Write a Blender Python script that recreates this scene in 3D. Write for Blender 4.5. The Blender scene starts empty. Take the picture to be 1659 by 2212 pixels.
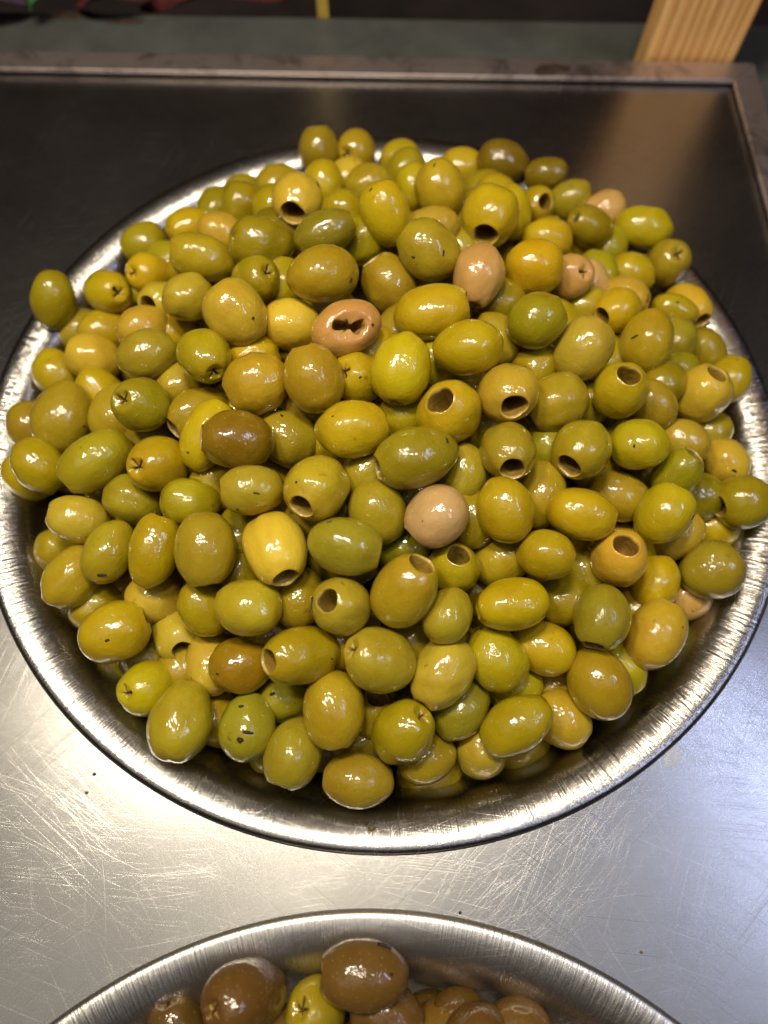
import bpy, bmesh, math, random
import numpy as np
from mathutils import Vector, Matrix
from mathutils.bvhtree import BVHTree

C = bpy.context.scene
COL = C.collection
rng = np.random.default_rng(7)
random.seed(7)

# ------------------------------------------------------------------ camera
FPX, PITCH, ROLL, YAW, H = 1534.0, math.radians(67.2), math.radians(1.85), math.radians(-1.33), 0.2373
U0, V0 = 829.5, 1106.0                 # the photograph measured on a 1659 x 2212 grid
RT = np.array([1.0, 0, 0]); UP = np.array([0, math.sin(PITCH), math.cos(PITCH)]); FW = np.array([0, math.cos(PITCH), -math.sin(PITCH)])
cr, sr = math.cos(ROLL), math.sin(ROLL)
R2 = RT * cr + UP * sr; U2 = -RT * sr + UP * cr
cy_, sy_ = math.cos(YAW), math.sin(YAW)
ROTZ = np.array([[cy_, -sy_, 0], [sy_, cy_, 0], [0, 0, 1.0]])
R2, U2, FW = ROTZ @ R2, ROTZ @ U2, ROTZ @ FW
EYE = np.array([0, 0, H])
cam = bpy.data.cameras.new('camera'); camo = bpy.data.objects.new('camera', cam); COL.objects.link(camo)
cam.sensor_fit = 'VERTICAL'; cam.sensor_height = 36.0; cam.sensor_width = 27.0
cam.lens = FPX / 2212.0 * 36.0
cam.clip_start = 0.01; cam.clip_end = 20
camo.matrix_world = Matrix((tuple(R2) + (0,), tuple(U2) + (0,), tuple(-FW) + (0,), (0, 0, 0, 1))).transposed()
camo.location = EYE
cam.dof.use_dof = True; cam.dof.focus_distance = 0.222; cam.dof.aperture_fstop = 6.0
C.camera = camo

# ------------------------------------------------------------------ light
world = bpy.data.worlds.new('World'); C.world = world; world.use_nodes = True
bg = world.node_tree.nodes['Background']; bg.inputs[0].default_value = (0.66, 0.52, 0.45, 1); bg.inputs[1].default_value = 0.03
C.view_settings.view_transform = 'Standard'; C.view_settings.look = 'None'
C.view_settings.exposure = 0.14; C.view_settings.gamma = 1.0

def lamp(name, loc, aim, size, sizey, power, color, roll=0.0, spread=180):
    l = bpy.data.lights.new(name, 'AREA'); o = bpy.data.objects.new(name, l); COL.objects.link(o)
    l.shape = 'RECTANGLE'; l.size = size; l.size_y = sizey; l.energy = power; l.color = color
    l.spread = math.radians(spread)
    d = (Vector(aim) - Vector(loc)).normalized()
    z = -d; x = Vector((math.cos(roll), math.sin(roll), 0)); x = (x - z * x.dot(z)).normalized(); y = z.cross(x)
    o.matrix_world = Matrix(((x.x, y.x, z.x, loc[0]), (x.y, y.y, z.y, loc[1]), (x.z, y.z, z.z, loc[2]), (0, 0, 0, 1)))
    return o
WARM = (1.0, 0.885, 0.69); COOL = (0.58, 0.66, 1.0)
lamp('stall_lamp', (-0.05, 0.15, 0.56), (0.0, 0.14, 0), 0.080, 0.062, 1.75, WARM, 0.2)
lamp('stall_lamp', (-0.21, 0.12, 0.55), (0.0, 0.14, 0), 0.074, 0.062, 1.40, WARM, -0.2)
lamp('stall_lamp', (0.07, 0.10, 0.60), (0.0, 0.14, 0), 0.050, 0.044, 0.55, WARM, 0.4)
lamp('stall_lamp', (-0.10, -0.05, 0.78), (0.0, 0.10, 0), 0.046, 0.040, 0.14, WARM, 0.1)
lamp('strip_lamp', (0.42, 0.02, 0.56), (0.02, 0.10, 0), 0.018, 0.34, 0.60, COOL, 0.25)
# added soft fill panels overhead, evening out the counter's tone: one warm, one cool
lamp('soft_fill_panel', (-0.45, -0.27, 1.15), (-0.1, 0.0, 0), 0.9, 0.50, 0.72, (1.0, 0.93, 0.82))
lamp('soft_fill_panel', (0.58, -0.25, 1.15), (0.1, 0.0, 0), 0.9, 0.50, 0.85, (0.80, 0.84, 1.0))
# ------------------------------------------------------------------ helpers
TILE = {'V': (0, 0, 1), 'T1': (0, 0, 2), 'T2': (829.5, 0, 2), 'T3': (0, 493.7, 2), 'T4': (829.5, 493.7, 2), 'T5': (0, 987.4, 2), 'T6': (829.5, 987.4, 2),
        'T7': (0, 1481, 2), 'T8': (829.5, 1481, 2), 'a1': (0, 263.3, 3), 'a2': (553, 263.3, 3), 'a3': (1106, 263.3, 3), 'b1': (0, 678.1, 3), 'b2': (553, 678.1, 3),
        'b3': (1106, 678.1, 3), 'c1': (0, 1092.8, 3), 'c2': (553, 1092.8, 3), 'c3': (1106, 1092.8, 3), 'd1': (0, 1507.6, 3), 'd2': (553, 1507.6, 3),
        'd3': (1106, 1507.6, 3), 'e': (276.5, 1935.5, 1.5)}
def uv(tile, x, y):
    t = TILE[tile]; return t[0] + x / t[2], t[1] + y / t[2], t[2]
def ray(u, v):
    d = R2 * ((u - U0) / FPX) - U2 * ((v - V0) / FPX) + FW
    return d                                # depth along the axis = 1
def on_plane(u, v, z=0.0):
    d = ray(u, v); t = (z - H) / d[2]; return EYE + d * t
def sl(c):
    return tuple(((x / 255) / 12.92 if x / 255 <= 0.04045 else ((x / 255 + 0.055) / 1.055) ** 2.4) for x in c)
def tag(o, label=None, cat=None, group=None, kind=None):
    if label: o['label'] = label
    if cat: o['category'] = cat
    if group: o['group'] = group
    if kind: o['kind'] = kind
    return o
def mesh_obj(name, verts, faces, mat, parent=None, smooth=True):
    me = bpy.data.meshes.new(name)
    me.from_pydata([tuple(v) for v in verts], [], [tuple(f) for f in faces])
    me.materials.append(mat)
    if smooth: me.polygons.foreach_set('use_smooth', [True] * len(me.polygons))
    me.update()
    o = bpy.data.objects.new(name, me); COL.objects.link(o)
    if parent: o.parent = parent
    return o
def bm_obj(name, bm, mat, parent=None, smooth=False, bevel=0.0):
    if bevel: bmesh.ops.bevel(bm, geom=bm.edges[:], offset=bevel, segments=2, affect='EDGES', profile=0.5)
    bmesh.ops.recalc_face_normals(bm, faces=bm.faces[:])
    me = bpy.data.meshes.new(name); bm.to_mesh(me); bm.free(); me.materials.append(mat)
    if smooth: me.polygons.foreach_set('use_smooth', [True] * len(me.polygons))
    o = bpy.data.objects.new(name, me); COL.objects.link(o)
    if parent: o.parent = parent
    return o
def box_bm(x0, x1, y0, y1, z0, z1):
    bm = bmesh.new(); bmesh.ops.create_cube(bm, size=1.0)
    for v in bm.verts: v.co = Vector((x0 + (v.co.x + .5) * (x1 - x0), y0 + (v.co.y + .5) * (y1 - y0), z0 + (v.co.z + .5) * (z1 - z0)))
    return bm

class NT:
    def __init__(s, name):
        s.m = bpy.data.materials.new(name); s.m.use_nodes = True; s.t = s.m.node_tree
        s.b = s.t.nodes['Principled BSDF']
    def n(s, typ, **kw):
        nd = s.t.nodes.new(typ)
        for k, v in kw.items():
            if isinstance(v, tuple) and len(v) == 2 and hasattr(v[0], 'is_output'): pass
            setattr(nd, k, v)
        return nd
    def l(s, a, b): s.t.links.new(a, b)
    def noise(s, vec, scale, detail=2, rough=.5, dist=0):
        nd = s.n('ShaderNodeTexNoise'); nd.inputs['Scale'].default_value = scale; nd.inputs['Detail'].default_value = detail
        nd.inputs['Roughness'].default_value = rough; nd.inputs['Distortion'].default_value = dist
        if vec is not None: s.l(vec, nd.inputs['Vector'])
        return nd
    def ramp(s, fac, p0, c0, p1, c1):
        r = s.n('ShaderNodeValToRGB'); e = r.color_ramp.elements
        e[0].position = p0; e[0].color = c0; e[1].position = p1; e[1].color = c1
        s.l(fac, r.inputs[0]); return r.outputs[0]
    def mix(s, fac, a, b, mode='MIX'):
        m = s.n('ShaderNodeMix'); m.data_type = 'RGBA'; m.blend_type = mode
        for i, v in ((0, fac), (6, a), (7, b)):
            if hasattr(v, 'links'): s.l(v, m.inputs[i])
            else: m.inputs[i].default_value = v
        return m.outputs[2]
    def math(s, op, a, b=None, clamp=False):
        m = s.n('ShaderNodeMath'); m.operation = op; m.use_clamp = clamp
        for i, v in ((0, a), (1, b)):
            if v is None: continue
            if hasattr(v, 'links'): s.l(v, m.inputs[i])
            else: m.inputs[i].default_value = v
        return m.outputs[0]
    def mapping(s, vec, scale=(1, 1, 1), rot=(0, 0, 0), loc=(0, 0, 0)):
        m = s.n('ShaderNodeMapping'); m.inputs['Scale'].default_value = scale; m.inputs['Rotation'].default_value = rot; m.inputs['Location'].default_value = loc
        s.l(vec, m.inputs['Vector']); return m.outputs[0]
    def bump(s, height, strength, dist, normal=None):
        b = s.n('ShaderNodeBump'); b.inputs['Strength'].default_value = strength; b.inputs['Distance'].default_value = dist
        s.l(height, b.inputs['Height'])
        if normal is not None: s.l(normal, b.inputs['Normal'])
        return b.outputs[0]

G1 = lambda v: (v, v, v, 1)
# ------------------------------------------------------------------ materials
def skin_material():
    k = NT('olive_skin'); b = k.b
    oi = k.n('ShaderNodeObjectInfo'); tc = k.n('ShaderNodeTexCoord')
    add = k.n('ShaderNodeVectorMath'); add.operation = 'ADD'; k.l(tc.outputs['Object'], add.inputs[0])
    sc = k.n('ShaderNodeVectorMath'); sc.operation = 'SCALE'; sc.inputs[0].default_value = (7.1, 3.3, 5.7)
    k.l(oi.outputs['Random'], sc.inputs['Scale']); k.l(sc.outputs[0], add.inputs[1]); P = add.outputs[0]
    base = oi.outputs['Color']
    brown = k.mix(1.0, base, (0.86, 0.77, 0.66, 1), 'MULTIPLY')
    n1 = k.noise(P, 70, 3, .55, .3)
    c = k.mix(k.ramp(n1.outputs[0], .40, G1(0), .68, G1(.95)), base, brown)
    n2 = k.noise(P, 110, 2, .5)
    c = k.mix(k.ramp(n2.outputs[0], .48, G1(0), .75, G1(.45)), c, k.mix(1.0, base, (1.12, 1.12, 1.15, 1), 'MULTIPLY'))
    # browner towards the stalk tip
    sep = k.n('ShaderNodeSeparateXYZ'); k.l(tc.outputs['Generated'], sep.inputs[0])
    zz = k.math('ADD', sep.outputs[2], k.math('MULTIPLY', k.math('SUBTRACT', n1.outputs[0], .5), .35))
    c = k.mix(k.ramp(zz, .86, G1(0), 1.0, G1(.55)), c, k.mix(1.0, base, (1.05, .93, 1.2, 1), 'MULTIPLY'))
    c = k.mix(k.ramp(zz, 0.0, G1(.5), .13, G1(0)), c, k.mix(1.0, base, (.82, .70, .65, 1), 'MULTIPLY'))
    # pale pin-point pores
    vo = k.n('ShaderNodeTexVoronoi'); vo.inputs['Scale'].default_value = 560; k.l(P, vo.inputs['Vector'])
    c = k.mix(k.ramp(vo.outputs['Distance'], .06, G1(.16), .2, G1(0)), c, (0.62, 0.55, 0.22, 1))
    # scattered bruises
    n3 = k.noise(P, 230, 2, .6)
    c = k.mix(k.ramp(n3.outputs[0], .70, G1(0), .80, G1(.7)), c, (0.10, 0.055, 0.02, 1))
    k.l(c, b.inputs['Base Color'])
    b.inputs['Roughness'].default_value = 0.42; b.inputs['Specular IOR Level'].default_value = .14
    b.inputs['Subsurface Weight'].default_value = 0.12; b.inputs['Subsurface Radius'].default_value = (1.0, .9, .3); b.inputs['Subsurface Scale'].default_value = 0.003
    b.inputs['Coat Weight'].default_value = 1.0; b.inputs['Coat Roughness'].default_value = 0.015; b.inputs['Coat IOR'].default_value = 1.5
    f1 = k.noise(P, 330, 3, .6, .5); f2 = k.noise(k.mapping(P, (1, 1, .35)), 900, 2, .5)
    h = k.math('ADD', f1.outputs[0], k.math('MULTIPLY', f2.outputs[0], .25))
    nb = k.bump(h, .55, .00045)
    nc = k.bump(k.math('ADD', k.noise(P, 250, 2, .5, .8).outputs[0], k.math('MULTIPLY', k.noise(P, 1150, 2, .55, .4).outputs[0], .06)), .50, .0010)
    k.l(nb, b.inputs['Normal']); k.l(nc, b.inputs['Coat Normal'])
    return k.m
def flesh_material(name, col, dark):
    k = NT(name); b = k.b; tc = k.n('ShaderNodeTexCoord')
    n = k.noise(tc.outputs['Object'], 420, 4, .65, .4)
    c = k.mix(k.ramp(n.outputs[0], .35, G1(0), .7, G1(1)), col, dark)
    oi = k.n('ShaderNodeObjectInfo'); c = k.mix(.45, c, oi.outputs['Color'])
    k.l(c, b.inputs['Base Color']); b.inputs['Roughness'].default_value = .45; b.inputs['Coat Weight'].default_value = .35; b.inputs['Coat Roughness'].default_value = .15
    b.inputs['Subsurface Weight'].default_value = .2; b.inputs['Subsurface Radius'].default_value = (1, .6, .3); b.inputs['Subsurface Scale'].default_value = .002
    k.l(k.bump(n.outputs[0], .8, .0006), b.inputs['Normal'])
    return k.m
def steel_material(name, col, rough, rim_center=None, grime=0.0):
    k = NT(name); b = k.b; tc = k.n('ShaderNodeTexCoord'); P = tc.outputs['Object']
    b.inputs['Metallic'].default_value = 1.0
    fine = None
    # crossing scratches: strongly stretched noise turned to many angles
    for i, (a, s, st, lo, hi, amt) in enumerate(((.35, 3600, .005, .67, .73, .6), (1.05, 4200, .004, .67, .72, .55), (1.9, 3100, .005, .68, .74, .6), (2.5, 3900, .004, .68, .73, .5), (-.25, 2800, .006, .69, .75, .5), (1.45, 4600, .005, .66, .72, .5))):
        warp = k.noise(P, 6 + i, 1, .5)
        wv = k.n('ShaderNodeVectorMath'); wv.operation = 'SCALE'; k.l(warp.outputs['Color'], wv.inputs[0]); wv.inputs['Scale'].default_value = .03
        av = k.n('ShaderNodeVectorMath'); av.operation = 'ADD'; k.l(P, av.inputs[0]); k.l(wv.outputs[0], av.inputs[1])
        q = k.mapping(av.outputs[0], (1, st, 1), (0, 0, a), (i * 3.1, i * 1.7, 0))
        # a vector rotate first, then a stretch
        q = k.mapping(k.mapping(av.outputs[0], (1, 1, 1), (0, 0, a), (i * 3.1, i * 1.7, 0)), (1, st, 0))
        nz = k.noise(q, s, 1, .5)
        m = k.math('MULTIPLY', k.ramp(nz.outputs[0], lo, G1(0), hi, G1(1)), amt)
        brk = k.ramp(k.noise(P, 28 + 7 * i, 2, .6).outputs[0], .36, G1(0), .62, G1(1))
        m = k.math('MULTIPLY', m, brk)
        fine = m if fine is None else k.math('MAXIMUM', fine, m)
    grain = k.noise(P, 2600, 2, .7)
    big = k.noise(P, 9, 4, .6)
    dk2 = None                                                # hair-fine dark cuts
    for i, (a, s, st) in enumerate(((.8, 4300, .004), (2.2, 3800, .004), (1.65, 4700, .004))):
        q = k.mapping(k.mapping(P, (1, 1, 1), (0, 0, a), (i * 5.1, 2 + i, 0)), (1, st, 0))
        m = k.math('MULTIPLY', k.ramp(k.noise(q, s, 1, .5).outputs[0], .64, G1(0), .70, G1(1)), k.ramp(k.noise(P, 22 + 5 * i, 2, .6).outputs[0], .42, G1(0), .6, G1(1)))
        dk2 = m if dk2 is None else k.math('MAXIMUM', dk2, m)
    c = k.mix(fine, col, tuple(min(1, x * 1.5) for x in col[:3]) + (1,))
    c = k.mix(k.math('MULTIPLY', dk2, .55), c, tuple(x * .4 for x in col[:3]) + (1,))
    dn = k.noise(P, 380, 3, .7)
    c = k.mix(k.ramp(dn.outputs[0], .68, G1(0), .8, G1(.5)), c, tuple(x * .35 for x in col[:3]) + (1,))
    if grime:
        gn = k.noise(P, 45, 5, .7, .6)
        c = k.mix(k.math('MULTIPLY', k.ramp(gn.outputs[0], .5, G1(0), .66, G1(1)), grime), c, (.035, .022, .012, 1))
    k.l(c, b.inputs['Base Color'])
    r = k.math('ADD', k.math('MULTIPLY', k.math('SUBTRACT', big.outputs[0], .5), .16), rough)
    r = k.math('ADD', r, k.math('MULTIPLY', k.math('SUBTRACT', grain.outputs[0], .5), .10))
    r = k.math('ADD', r, k.math('MULTIPLY', fine, .10), True)
    k.l(r, b.inputs['Roughness'])
    n1 = k.bump(grain.outputs[0], .10, .0002)
    n2 = k.bump(k.math('SUBTRACT', fine, k.math('MULTIPLY', dk2, .7)), .16, .00012, n1)
    if rim_center is not None:
        rel = k.n('ShaderNodeVectorMath'); rel.operation = 'SUBTRACT'; k.l(P, rel.inputs[0]); rel.inputs[1].default_value = (rim_center[0], rim_center[1], 0)
        sp = k.n('ShaderNodeSeparateXYZ'); k.l(rel.outputs[0], sp.inputs[0])
        an = k.math('ARCTAN2', sp.outputs[1], sp.outputs[0])
        cv = k.n('ShaderNodeCombineXYZ'); k.l(an, cv.inputs[0])
        rl = k.n('ShaderNodeVectorMath'); rl.operation = 'LENGTH'; k.l(rel.outputs[0], rl.inputs[0]); k.l(k.math('MULTIPLY', rl.outputs['Value'], .35), cv.inputs[1])
        st = k.noise(cv.outputs[0], 150, 3, .75)
        n2 = k.bump(st.outputs[0], .42, .0007, n2)
    k.l(n2, b.inputs['Normal'])
    return k.m
def simple(name, col, rough=.6, metal=0.0, nscale=60, var=.35, bump=.3):
    k = NT(name); b = k.b; tc = k.n('ShaderNodeTexCoord')
    n = k.noise(tc.outputs['Object'], nscale, 4, .6, .3)
    c = k.mix(k.ramp(n.outputs[0], .3, G1(0), .75, G1(1)), tuple(x * (1 - var) for x in col) + (1,), tuple(min(1, x * (1 + var)) for x in col) + (1,))
    k.l(c, b.inputs['Base Color']); b.inputs['Roughness'].default_value = rough; b.inputs['Metallic'].default_value = metal
    k.l(k.bump(n.outputs[0], bump, .0008), b.inputs['Normal'])
    return k.m
def wood_material():
    k = NT('pine_wood'); b = k.b; tc = k.n('ShaderNodeTexCoord')
    q = k.mapping(tc.outputs['Object'], (1, 1, .05))
    w = k.n('ShaderNodeTexWave'); w.wave_type = 'BANDS'; w.bands_direction = 'X'; w.inputs['Scale'].default_value = 62; w.inputs['Distortion'].default_value = 6.5; w.inputs['Detail'].default_value = 3; w.inputs['Detail Scale'].default_value = 1.5
    k.l(q, w.inputs['Vector'])
    n = k.noise(k.mapping(tc.outputs['Object'], (1, 1, .03)), 900, 2)
    c = k.mix(w.outputs[0], sl((230, 186, 120)) + (1,), sl((206, 150, 84)) + (1,))
    c = k.mix(k.ramp(n.outputs[0], .45, G1(0), .75, G1(.4)), c, sl((150, 90, 40)) + (1,))
    k.l(c, b.inputs['Base Color']); b.inputs['Roughness'].default_value = .55
    k.l(k.bump(w.outputs[0], .2, .0004), b.inputs['Normal'])
    return k.m

SKIN = skin_material()
FLESH = flesh_material('olive_flesh', sl((150, 108, 62)) + (1,), sl((76, 50, 26)) + (1,))
CUT = flesh_material('olive_cut_edge', sl((208, 178, 104)) + (1,), sl((168, 136, 66)) + (1,))
FLECK = simple('dried_herb', (.022, .014, .008), .7, 0, 900, .6)
LEAFBIT = simple('herb_sprig', (.045, .05, .022), .5, 0, 700, .4)

# ------------------------------------------------------------------ the setting
BC1, BC2, BR = (0.0024, 0.1384), (-0.001, -0.1775), 0.150
PROFILE = [(.1501, -.0012), (.1503, -.0002), (.1500, .0005), (.1494, .0008), (.1485, .0008), (.1472, .0007), (.146, .0005), (.144, -.0001), (.142, -.0008), (.140, -.0019), (.138, -.0036), (.1365, -.0055),
           (.135, -.0082), (.1335, -.0117), (.132, -.016), (.130, -.0225), (.127, -.033), (.123, -.045), (.117, -.056), (.108, -.066), (.095, -.074), (.08, -.079), (.06, -.082), (.03, -.083), (0.0005, -.0835)]
def bowl_z(r):
    rr = [p[0] for p in PROFILE][::-1]; zz = [p[1] for p in PROFILE][::-1]
    return np.interp(r, rr, zz)
def make_bowl(center, label, mat):
    n = 220; verts = []; faces = []
    for (r, z) in PROFILE:
        for i in range(n):
            a = 2 * math.pi * i / n; verts.append((center[0] + r * math.cos(a), center[1] + r * math.sin(a), z))
    for j in range(len(PROFILE) - 1):
        for i in range(n):
            i2 = (i + 1) % n; faces.append((j * n + i, j * n + i2, (j + 1) * n + i2, (j + 1) * n + i))
    o = mesh_obj('steel_bowl', verts, faces, mat)
    sd = o.modifiers.new('thickness', 'SOLIDIFY'); sd.thickness = .0008; sd.offset = 1
    return tag(o, label, 'bowl')
YB, XR, XL, YF = 0.3275, 0.1703, -0.55, -0.62
def make_tray():
    bm = bmesh.new()
    def loop(pts):
        vs = [bm.verts.new((x, y, 0)) for x, y in pts]
        for i in range(len(vs)): bm.edges.new((vs[i], vs[(i + 1) % len(vs)]))
    loop([(XL, YF), (XR + .004, YF), (XR + .004, YB + .004), (XL, YB + .004)])
    for c in (BC1, BC2):
        loop([(c[0] + .1495 * math.cos(2 * math.pi * i / 200), c[1] + .1495 * math.sin(2 * math.pi * i / 200)) for i in range(200)])
    bmesh.ops.triangle_fill(bm, use_beauty=True, use_dissolve=False, edges=bm.edges[:], normal=(0, 0, 1))
    for f in bm.faces:
        if f.normal.z < 0: f.normal_flip()
    me = bpy.data.meshes.new('steel_counter'); bm.to_mesh(me); bm.free()
    me.materials.append(steel_material('scratched_steel', (.40, .392, .385, 1), .28))
    o = bpy.data.objects.new('steel_counter', me); COL.objects.link(o)
    return tag(o, kind='structure')
make_tray()
make_bowl(BC1, 'large round steel bowl heaped with green olives', steel_material('bowl_steel', (.44, .425, .41, 1), .22, BC1))
make_bowl(BC2, 'steel bowl of brown olives cropped by the lower edge of the picture', steel_material('bowl_steel', (.60, .58, .55, 1), .36, BC2))
# raised frame round the counter: a back bar and a side bar mitred at the corner
FR = bpy.data.objects.new('counter_frame', None); COL.objects.link(FR); FR.location = (XR, YB, 0)
tag(FR, 'grimy dull metal frame bar along the back and side of the steel counter', 'frame')
framemat = steel_material('frame_steel', (.62, .53, .51, 1), .46, None, .55)
FW_, FH = .0128, .0032
def prism(pts, z0, z1):
    bm = bmesh.new(); lo = [bm.verts.new((x, y, z0)) for x, y in pts]; hi = [bm.verts.new((x, y, z1)) for x, y in pts]; n = len(pts)
    bm.faces.new(lo[::-1]); bm.faces.new(hi)
    for i in range(n): bm.faces.new((lo[i], lo[(i + 1) % n], hi[(i + 1) % n], hi[i]))
    return bm
def child(o):
    o.matrix_parent_inverse = Matrix.Translation(-FR.location); return o
child(bm_obj('back_bar', prism([(XL, YB), (XR - .0003, YB), (XR + FW_ - .0003, YB + FW_), (XL, YB + FW_)], .0012, FH), framemat, FR, False, .0006))
child(bm_obj('side_bar', prism([(XR, YB), (XR, YF), (XR + FW_, YF), (XR + FW_, YB + FW_)], .0012, FH), framemat, FR, False, .0006))
child(bm_obj('slot_shade_strip', prism([(XL, YB + .0008), (XR + .0008, YB + .0008), (XR + .0008, YF), (XR + .002, YF), (XR + .002, YB + .002), (XL, YB + .002)], .0003, .0014), simple('slot_shade', (.012, .008, .006), .8), FR))  # near-black strip added in the slot under the bars, painting its shade

# ledge, floor of the stall and things behind the frame
ledge = bm_obj('ledge', box_bm(XL, .6, YB + FW_ + .0015, .408, -.07, -.020), simple('grey_green_paint', (.070, .074, .068), .42, 0, 30, .25), None, False, .004)
tag(ledge, 'grey-green painted ledge running behind the counter frame', 'ledge')
floor_ = bm_obj('ground', box_bm(-2.5, 2.5, -2.5, 2.5, -.96, -.9), simple('dark_floor', (.03, .026, .024), .7), None)
tag(floor_, kind='structure')
backw = bm_obj('back_wall', box_bm(-2.5, 2.5, 1.25, 1.3, -.9, 1.3), simple('stall_back', (.20, .085, .058), .75, 0, 2.5, .5), None)
tag(backw, kind='structure')
shelf = bm_obj('lower_shelf', box_bm(-1.2, 1.2, .411, 1.24, -.085, -.07), simple('dark_shelf', (.018, .013, .013), .6, 0, 12, .5), None)
tag(shelf, kind='structure')

# wooden post at the corner
p1 = on_plane(1389, 138, 0.0); 
post = bpy.data.objects.new('wooden_post', None); COL.objects.link(post)
tag(post, 'square pale pine post with vertical grain standing behind the corner of the frame', 'post')
woodm = wood_material()
pl_, pr_ = on_plane(1398, 134, FH), on_plane(1592, 140, FH); pw_ = float(np.linalg.norm(pr_ - pl_))
pb = bm_obj('post_shaft', box_bm(-pw_ / 2, pw_ / 2, 0, .018, 0, .9), woodm, post, False, .0016)
post.location = ((pl_[0] + pr_[0]) / 2, YB + FW_ + .002, -.07); post.rotation_euler = (0, 0, 0)

# yellow stake and leaves in the dark gap
def strip(name, pts, w, th, mat, parent=None):
    """A bent strip with thickness through pts, width w along x."""
    vs = []; fs = []
    for (x, y, z) in pts:
        vs += [(x - w / 2, y, z), (x + w / 2, y, z), (x + w / 2, y + th, z - th * .2), (x - w / 2, y + th, z - th * .2)]
    n = len(pts)
    for i in range(n - 1):
        for a in range(4): fs.append((i * 4 + a, i * 4 + (a + 1) % 4, (i + 1) * 4 + (a + 1) % 4, (i + 1) * 4 + a))
    fs.append((3, 2, 1, 0)); fs.append(tuple((n - 1) * 4 + a for a in range(4)))
    return mesh_obj(name, vs, fs, mat, parent, False)
q = on_plane(697, 40, -.02)
st = strip('price_stake', [(q[0], .4095, -.07), (q[0], .4098, -.03), (q[0] - .0004, .411, .0), (q[0] - .001, .417, .05), (q[0] - .002, .425, .12)], .0062, .002, simple('yellow_plastic', sl((190, 160, 70)), .4))
tag(st, 'thin yellow stake standing in the dark gap behind the ledge', 'stake')

def leaf(name, base, tip, width, curl, mat, label):
    base = np.array(base); tip = np.array(tip); ax = tip - base; L = np.linalg.norm(ax); ax /= L
    side = np.cross(ax, (0, 0, 1)); side /= np.linalg.norm(side); upv = np.cross(side, ax)
    nu, nv = 14, 9; vs = []
    for i in range(nu):
        t = i / (nu - 1); w = width * (math.sin(math.pi * min(1, t * .93 + .05)) ** .8) + .0006
        for j in range(nv):
            s = j / (nv - 1) * 2 - 1
            p = base + ax * (L * t) + side * (w / 2 * s) + upv * (curl * math.sin(math.pi * t) + .18 * w * abs(s) + .05 * width * math.sin(9 * t + 3 * s))
            vs.append(p)
    fs = [(i * nv + j, i * nv + j + 1, (i + 1) * nv + j + 1, (i + 1) * nv + j) for i in range(nu - 1) for j in range(nv - 1)]
    o = mesh_obj(name, vs, fs, mat); m = o.modifiers.new('thickness', 'SOLIDIFY'); m.thickness = .0006
    return tag(o, label, 'leaf')
purple = simple('purple_leaf', (.055, .035, .06), .5, 0, 90, .5); redl = simple('red_leaf', (.10, .022, .022), .5, 0, 60, .5); greenl = simple('green_leaf', (.04, .16, .03), .4, 0, 80, .4)
def gp(u, v, z): return tuple(on_plane(u, v, z))
leaf('purple_leaf', gp(-60, 20, -.014), gp(70, 2, -.012), .03, .006, purple, 'dull purple leaf at the upper left beyond the ledge')
leaf('green_leaf', gp(66, 26, -.012), gp(96, -18, -.004), .012, .002, greenl, 'small bright green leaf at the upper left beyond the ledge')
leaf('red_leaf', gp(170, 14, -.02), gp(330, -8, -.012), .035, .006, redl, 'dark red leaf lying beyond the ledge beside the yellow stake')
leaf('red_leaf', gp(310, 18, -.03), gp(620, -10, -.02), .05, .008, redl, 'broad dark red leaf in the gap between the purple leaf and the stake')
stainm = simple('rust_stain', (.03, .014, .006), .75, 0, 200, .5)
def blob(name, u, v, z, ru, rv, mat, seed, th=.0008):
    r = np.random.default_rng(seed); c = on_plane(u, v, z); ex = on_plane(u + ru, v, z) - c; ey = on_plane(u, v - rv, z) - c
    n = 26; ph = r.uniform(0, 6.28, 4); vs = []
    for k, (sc, dz) in enumerate(((1, 0), (.82, th), (.4, th * 1.2))):
        for i in range(n):
            a = 6.2832 * i / n; rr = sc * (1 + .16 * math.sin(2 * a + ph[0]) + .13 * math.sin(3 * a + ph[1]) + .08 * math.sin(7 * a + ph[2]))
            vs.append(c + ex * rr * math.cos(a) + ey * rr * math.sin(a) + np.array((0, 0, dz)))
    fs = [(j * n + i, j * n + (i + 1) % n, (j + 1) * n + (i + 1) % n, (j + 1) * n + i) for j in range(2) for i in range(n)] + [tuple(2 * n + i for i in range(n))]
    return mesh_obj(name, vs, fs, mat)
tag(blob('rust_stain', 1190, 150, FH + .0002, 36, 13, stainm, 3, .0004), 'dark brown stain on the back bar of the frame', 'stain')
tag(blob('rust_stain', 160, 33, -.0198, 55, 9, stainm, 4, .0004), 'long brown stain on the ledge under the purple leaf', 'stain')
tag(blob('rust_stain', 272, 46, -.0198, 48, 4, stainm, 5, .0004), 'thin brown streak on the ledge beyond the frame', 'stain')

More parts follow.
